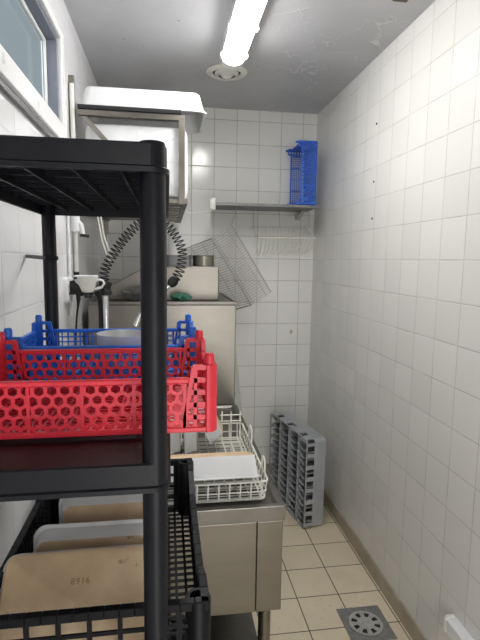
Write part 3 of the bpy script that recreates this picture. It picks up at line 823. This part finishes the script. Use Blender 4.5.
# ------------------------------------------------------------------ high wall rack with white trays
t = thing('wall_rack', 'steel wall rack high on the left wall holding white trays', 'rack', (WL, 2.1, 1.78))
def K(x, y, z): return (x - WL, y - 2.1, z - 1.78)
def kb(mb, x0, x1, y0, y1, z0, z1):
    a = K(x0, y0, z0); b = K(x1, y1, z1); return mb.box(a[0], b[0], a[1], b[1], a[2], b[2])
for y in (2.06, 3.10):
    kb(MB(), WL, WL + .022, y + .045, y + .065, 1.70, 2.275).build('wall_upright', M['steel'], t, bevel=.002)
    kb(MB(), -.355, .074, y + .035, y + .07, 2.122, 2.1445).build('top_bar', M['steel'], t, bevel=.002)
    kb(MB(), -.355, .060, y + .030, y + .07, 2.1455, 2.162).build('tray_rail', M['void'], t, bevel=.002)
    kb(MB(), .048, .074, y + .030, y + .056, 1.780, 2.1215).build('front_post', M['steel'], t, bevel=.002)
    MB().bar(K(-.360, y + .052, 2.147), K(-.205, y + .052, 1.98), .020, .008, (0, 1, 0)).build('brace', M['steel'], t)
for x in (-.355, .046):
    kb(MB(), x, x + .014, 2.17, 3.128, 2.1455, 2.160).build('long_bar', M['steel'], t, bevel=.002)
kb(MB(), .062, .086, 2.10, 3.20, 1.782, 1.806).build('shelf_rail', M['steel_dark'], t, bevel=.002)
kb(MB(), -.385, -.361, 2.10, 3.20, 1.782, 1.806).build('shelf_rail', M['steel_dark'], t, bevel=.002)
for i in range(9):
    y = 2.12 + i * .12
    kb(MB(), -.36, .061, y, y + .062, 1.786, 1.800).build('shelf_slat', M['steel'], t, bevel=.002)

def white_tray(name, label, L, D, h, taper=.028):
    t = thing(name, label, 'tray')
    lo = [rrect(L - taper * 2 - .012, D - taper * 2 - .012, .03, 6, z=0), rrect(L - taper * 2, D - taper * 2, .034, 6, z=.006), rrect(L - .018, D - .018, .04, 6, z=h - .008),
          rrect(L, D, .042, 6, z=h - .006), rrect(L, D, .042, 6, z=h), rrect(L - .024, D - .024, .036, 6, z=h), rrect(L - taper * 2 - .008, D - taper * 2 - .008, .032, 6, z=.008)]
    MB().loft(lo).build('tray_body', M['white_pl'], t, smooth=True, ang=50)
    w = MB(); a, b = (L - taper * 2) / 2 - .02, (D - taper * 2) / 2 - .02
    for p, q in (((-a, -b), (a, b)), ((-a, b), (a, -b)), ((-a * 1.0, 0), (a, 0)), ((0, -b), (0, b))):
        w.bar((p[0], p[1], -.0006), (q[0], q[1], -.0006), .003, .003, (0, 0, 1))
    w.build('base_rib', M['white_pl'], t)
    return t
tr = white_tray('plastic_tray', 'white plastic tray upside down on top of the wall rack', .53, .36, .085)
tr.matrix_world = Matrix.Translation((-.097, 2.285, 2.1635 + .085)) @ Matrix.Rotation(PI, 4, 'X')
tr = white_tray('plastic_tray', 'white plastic tray standing on its side inside the wall rack', .432, .297, .10, taper=.006)
tr.matrix_world = Matrix.Translation((-.124, 2.1335, 1.9595)) @ Matrix.Rotation(PI / 2, 4, 'X') @ Matrix.Rotation(PI, 4, 'X')

# ------------------------------------------------------------------ hanging wire baskets
t = thing('steel_wire_basket', 'grey steel wire basket hanging tilted under the wall shelf', 'basket', (.404, 3.05, 1.764))
u = Vector((.26, 0, -.418)); Lu = u.length; u.normalize()
s = Vector((-.128, 0, -.084)); Ls = s.length; s.normalize()
A1 = Vector((0, 0, 0)); A0 = A1 + s * Ls
back = (s * .80 + Vector((0, 1, 0)) * .50 + Vector((0, 0, .18))).normalized(); Lb = .24
rw = .0045
MB().tube([A0, A1, A1 + u * Lu, A0 + u * Lu], rw, 8, closed=True).build('rim_wire', M['steel_wire'], t, smooth=True)
MB().tube([A0, A0 + back * Lb, A0 + back * Lb + u * Lu, A0 + u * Lu], rw, 8).build('rim_wire', M['steel_wire'], t, smooth=True)
w = MB(); n = 30
for i in range(1, n):
    p = u * (Lu * i / n); w.tube([A1 + p, A0 + p, A0 + p + back * Lb], .0023, 5)
for f in (.25, .9):
    w.tube([A1 + s * Ls * f, A1 + s * Ls * f + u * Lu], .003, 5)
for f in (.35, .7): w.tube([A0 + back * Lb * f, A0 + back * Lb * f + u * Lu], .003, 5)
w.build('mesh_wire', M['steel_wire'], t, smooth=True)
hk = Vector((.028, -.01, .116))
MB().tube([A1 + s * .012 + Vector((0, 0, -.006)), A1 + Vector((-.004, -.004, .004)), A1 + hk * .5, A1 + hk, A1 + hk + Vector((.01, .006, -.004))], .0026, 6).build('hook', M['steel_wire'], t, smooth=True)

t = thing('white_wire_basket', 'white wire basket hanging on hooks under the wall shelf', 'basket', (.75, 3.14, 1.70))
bk0, bk1 = Vector((-.192, .08, .076)), Vector((.192, .08, .082)); f0, f1 = Vector((-.186, -.13, -.012)), Vector((.190, -.13, -.005))
l0, l1 = f0 + Vector((.015, .17, -.105)), f1 + Vector((-.03, .17, -.105))
MB().tube([bk0, f0, f1, bk1], .0038, 7, closed=True).build('rim_wire', M['white_wire'], t, smooth=True)
w = MB()
for i in range(15):
    s_ = i / 14; a = f0.lerp(f1, s_); c = l0.lerp(l1, s_); b = bk0.lerp(bk1, s_)
    w.tube([a, a.lerp(c, .5) + Vector((0, -.018, -.022)), c, c.lerp(b, .5) + Vector((0, .012, 0)), b], .0021, 5)
w.tube([l0, l1], .0018, 5); w.tube([l0.lerp(f0, .5) + Vector((0, -.018, -.022)), l1.lerp(f1, .5) + Vector((0, -.018, -.022))], .0014, 5)
w.build('mesh_wire', M['white_wire'], t, smooth=True)
for p in (bk0, bk1):
    MB().tube([p + Vector((.0, -.006, -.012)), p + Vector((.012, -.01, -.008)), p + Vector((.012, -.008, .04)), p + Vector((.010, -.004, .098)), p + Vector((0, 0, .101))], .0026, 6).build('hook', M['steel_wire'], t, smooth=True)

# ------------------------------------------------------------------ grey glass rack on its edge
t = thing('glass_rack', 'grey plastic dishwasher glass rack standing on its edge on the floor', 'rack')
S, TH = .54, .122
hs = S / 2
w = MB()
def band(z0, z1, th=.006):
    A = rrect(S, S, .026, 6); B = rrect(S - 2 * th, S - 2 * th, .021, 6)
    w.loft([[(x, y, z0) for x, y, _ in A], [(x, y, z1) for x, y, _ in A], [(x, y, z1) for x, y, _ in B], [(x, y, z0) for x, y, _ in B]], closed=True)
band(0, .070); band(.115, TH)
w.build('outer_wall', M['grey_pl'], t, smooth=True)
L0 = S - .052
for side in range(4):
    Rm = Matrix.Rotation(side * PI / 2, 4, 'Z')
    if side % 2 == 0: spans = [(0, .10), (.20, .43), (.57, .80), (.90, 1)]      # the sides with three wide slots
    else: spans = [(i / 7 - (.025 if i else 0), i / 7 + (.025 if i < 7 else 0)) for i in range(8)]
    for a, b in spans:
        MB().box(-L0 / 2 - (.004 if a == 0 else 0) + L0 * a, -L0 / 2 + L0 * b + (.004 if b == 1 else 0), -hs, -hs + .006, .068, .117, Rm).build('wall_post', M['grey_pl'], t)
w = MB(); NR, NCc = 13, 4
for i in range(1, NR):
    y = -hs + S * i / NR; m = 48
    prev = None
    for k in range(m + 1):
        x = -hs + .004 + (S - .008) * k / m; yy = y + .0065 * math.sin(2 * PI * (k / m) * NCc + PI / 2)
        q = [w.bm.verts.new((x, yy + d, z)) for d, z in ((-.0016, .020), (-.0016, .108), (.0016, .108), (.0016, .020))]
        if prev:
            for e in range(4): w.bm.faces.new((prev[e], prev[(e + 1) % 4], q[(e + 1) % 4], q[e]))
        else: w.bm.faces.new(q[::-1])
        prev = q
    w.bm.faces.new(prev)
for i in range(1, NCc):
    x = -hs + S * i / NCc
    w.box(x - .0016, x + .0016, -hs + .004, hs - .004, .020, .112)
w.build('divider', M['grey_pl'], t)
w = MB()
for i in range(1, NR * 2):
    y = -hs + S * i / (NR * 2); w.box(-hs + .004, hs - .004, y - .003, y + .003, .002, .014)
for i in range(1, 15):
    x = -hs + S * i / 15; w.box(x - .003, x + .003, -hs + .004, hs - .004, .002, .012)
w.build('base_grid', M['grey_pl'], t)
# local z -> direction facing left/front (opening), local x -> along depth, local y -> up
zv = Vector((-.984, -.178, .0)).normalized(); yv = Vector((.006, 0, 1)).normalized(); xv = yv.cross(zv).normalized(); zv = xv.cross(yv).normalized()
near_bottom = Vector((.772, 2.518, 0))
# corner of the open face (z=TH) nearest the camera : local (sx*hs, -hs, TH)
sx = 1 if xv.y < 0 else -1
MR = Matrix((xv, yv, zv)).transposed().to_4x4()
off = near_bottom - (MR @ Vector((sx * hs, -hs, TH)))
minz = min((MR @ Vector((a * hs, -hs, c))).z for a in (-1, 1) for c in (0, TH))
off.z = -minz + .0005
t.matrix_world = Matrix.Translation(off) @ MR

# ------------------------------------------------------------------ light, world, camera
world = bpy.data.worlds.new('World'); sc.world = world; world.use_nodes = True
wt = world.node_tree; bg = wt.nodes['Background']
tc = wt.nodes.new('ShaderNodeTexCoord'); sp = wt.nodes.new('ShaderNodeSeparateXYZ'); wt.links.new(tc.outputs['Generated'], sp.inputs[0])
cr = wt.nodes.new('ShaderNodeValToRGB'); wt.links.new(sp.outputs[1], cr.inputs[0])
wt.links.new(sp.outputs[1], cr.inputs[0])
cr.color_ramp.elements[0].position = .15; cr.color_ramp.elements[0].color = (.36, .42, .45, 1)
cr.color_ramp.elements[1].position = .9; cr.color_ramp.elements[1].color = (3.7, 3.7, 3.65, 1)  # sky brightened towards -Y, added to front-light the room through the doorway
inv = wt.nodes.new('ShaderNodeMath'); inv.operation = 'MULTIPLY'; inv.inputs[1].default_value = -1
wt.links.new(sp.outputs[1], inv.inputs[0]); wt.links.new(inv.outputs[0], cr.inputs[0])
wt.links.new(cr.outputs[0], bg.inputs[0]); bg.inputs[1].default_value = 1.0

cam = bpy.data.cameras.new('Camera'); co = bpy.data.objects.new('Camera', cam); COL.objects.link(co)
f, yaw, pit, rol = 479.5, .1507, .1248, .0141
cam.sensor_fit = 'VERTICAL'; cam.sensor_height = 24; cam.sensor_width = 18; cam.lens = f / 640 * 24; cam.clip_start = .02
cyw, syw, cpp, spp = math.cos(yaw), math.sin(yaw), math.cos(pit), math.sin(pit)
Fv = Vector((syw * cpp, cyw * cpp, -spp)); Rt = Vector((cyw, -syw, 0)); Up = Rt.cross(Fv)
R2 = math.cos(rol) * Rt + math.sin(rol) * Up; U2 = -math.sin(rol) * Rt + math.cos(rol) * Up
mw = Matrix((R2, U2, -Fv)).transposed().to_4x4(); mw.translation = Vector((0, 0, H))
co.matrix_world = mw
sc.camera = co
sc.view_settings.view_transform = 'Standard'; sc.view_settings.look = 'None'
sc.view_settings.exposure = 0; sc.view_settings.gamma = 1; sc.view_settings.use_curve_mapping = False
sc.cycles.max_bounces = 10
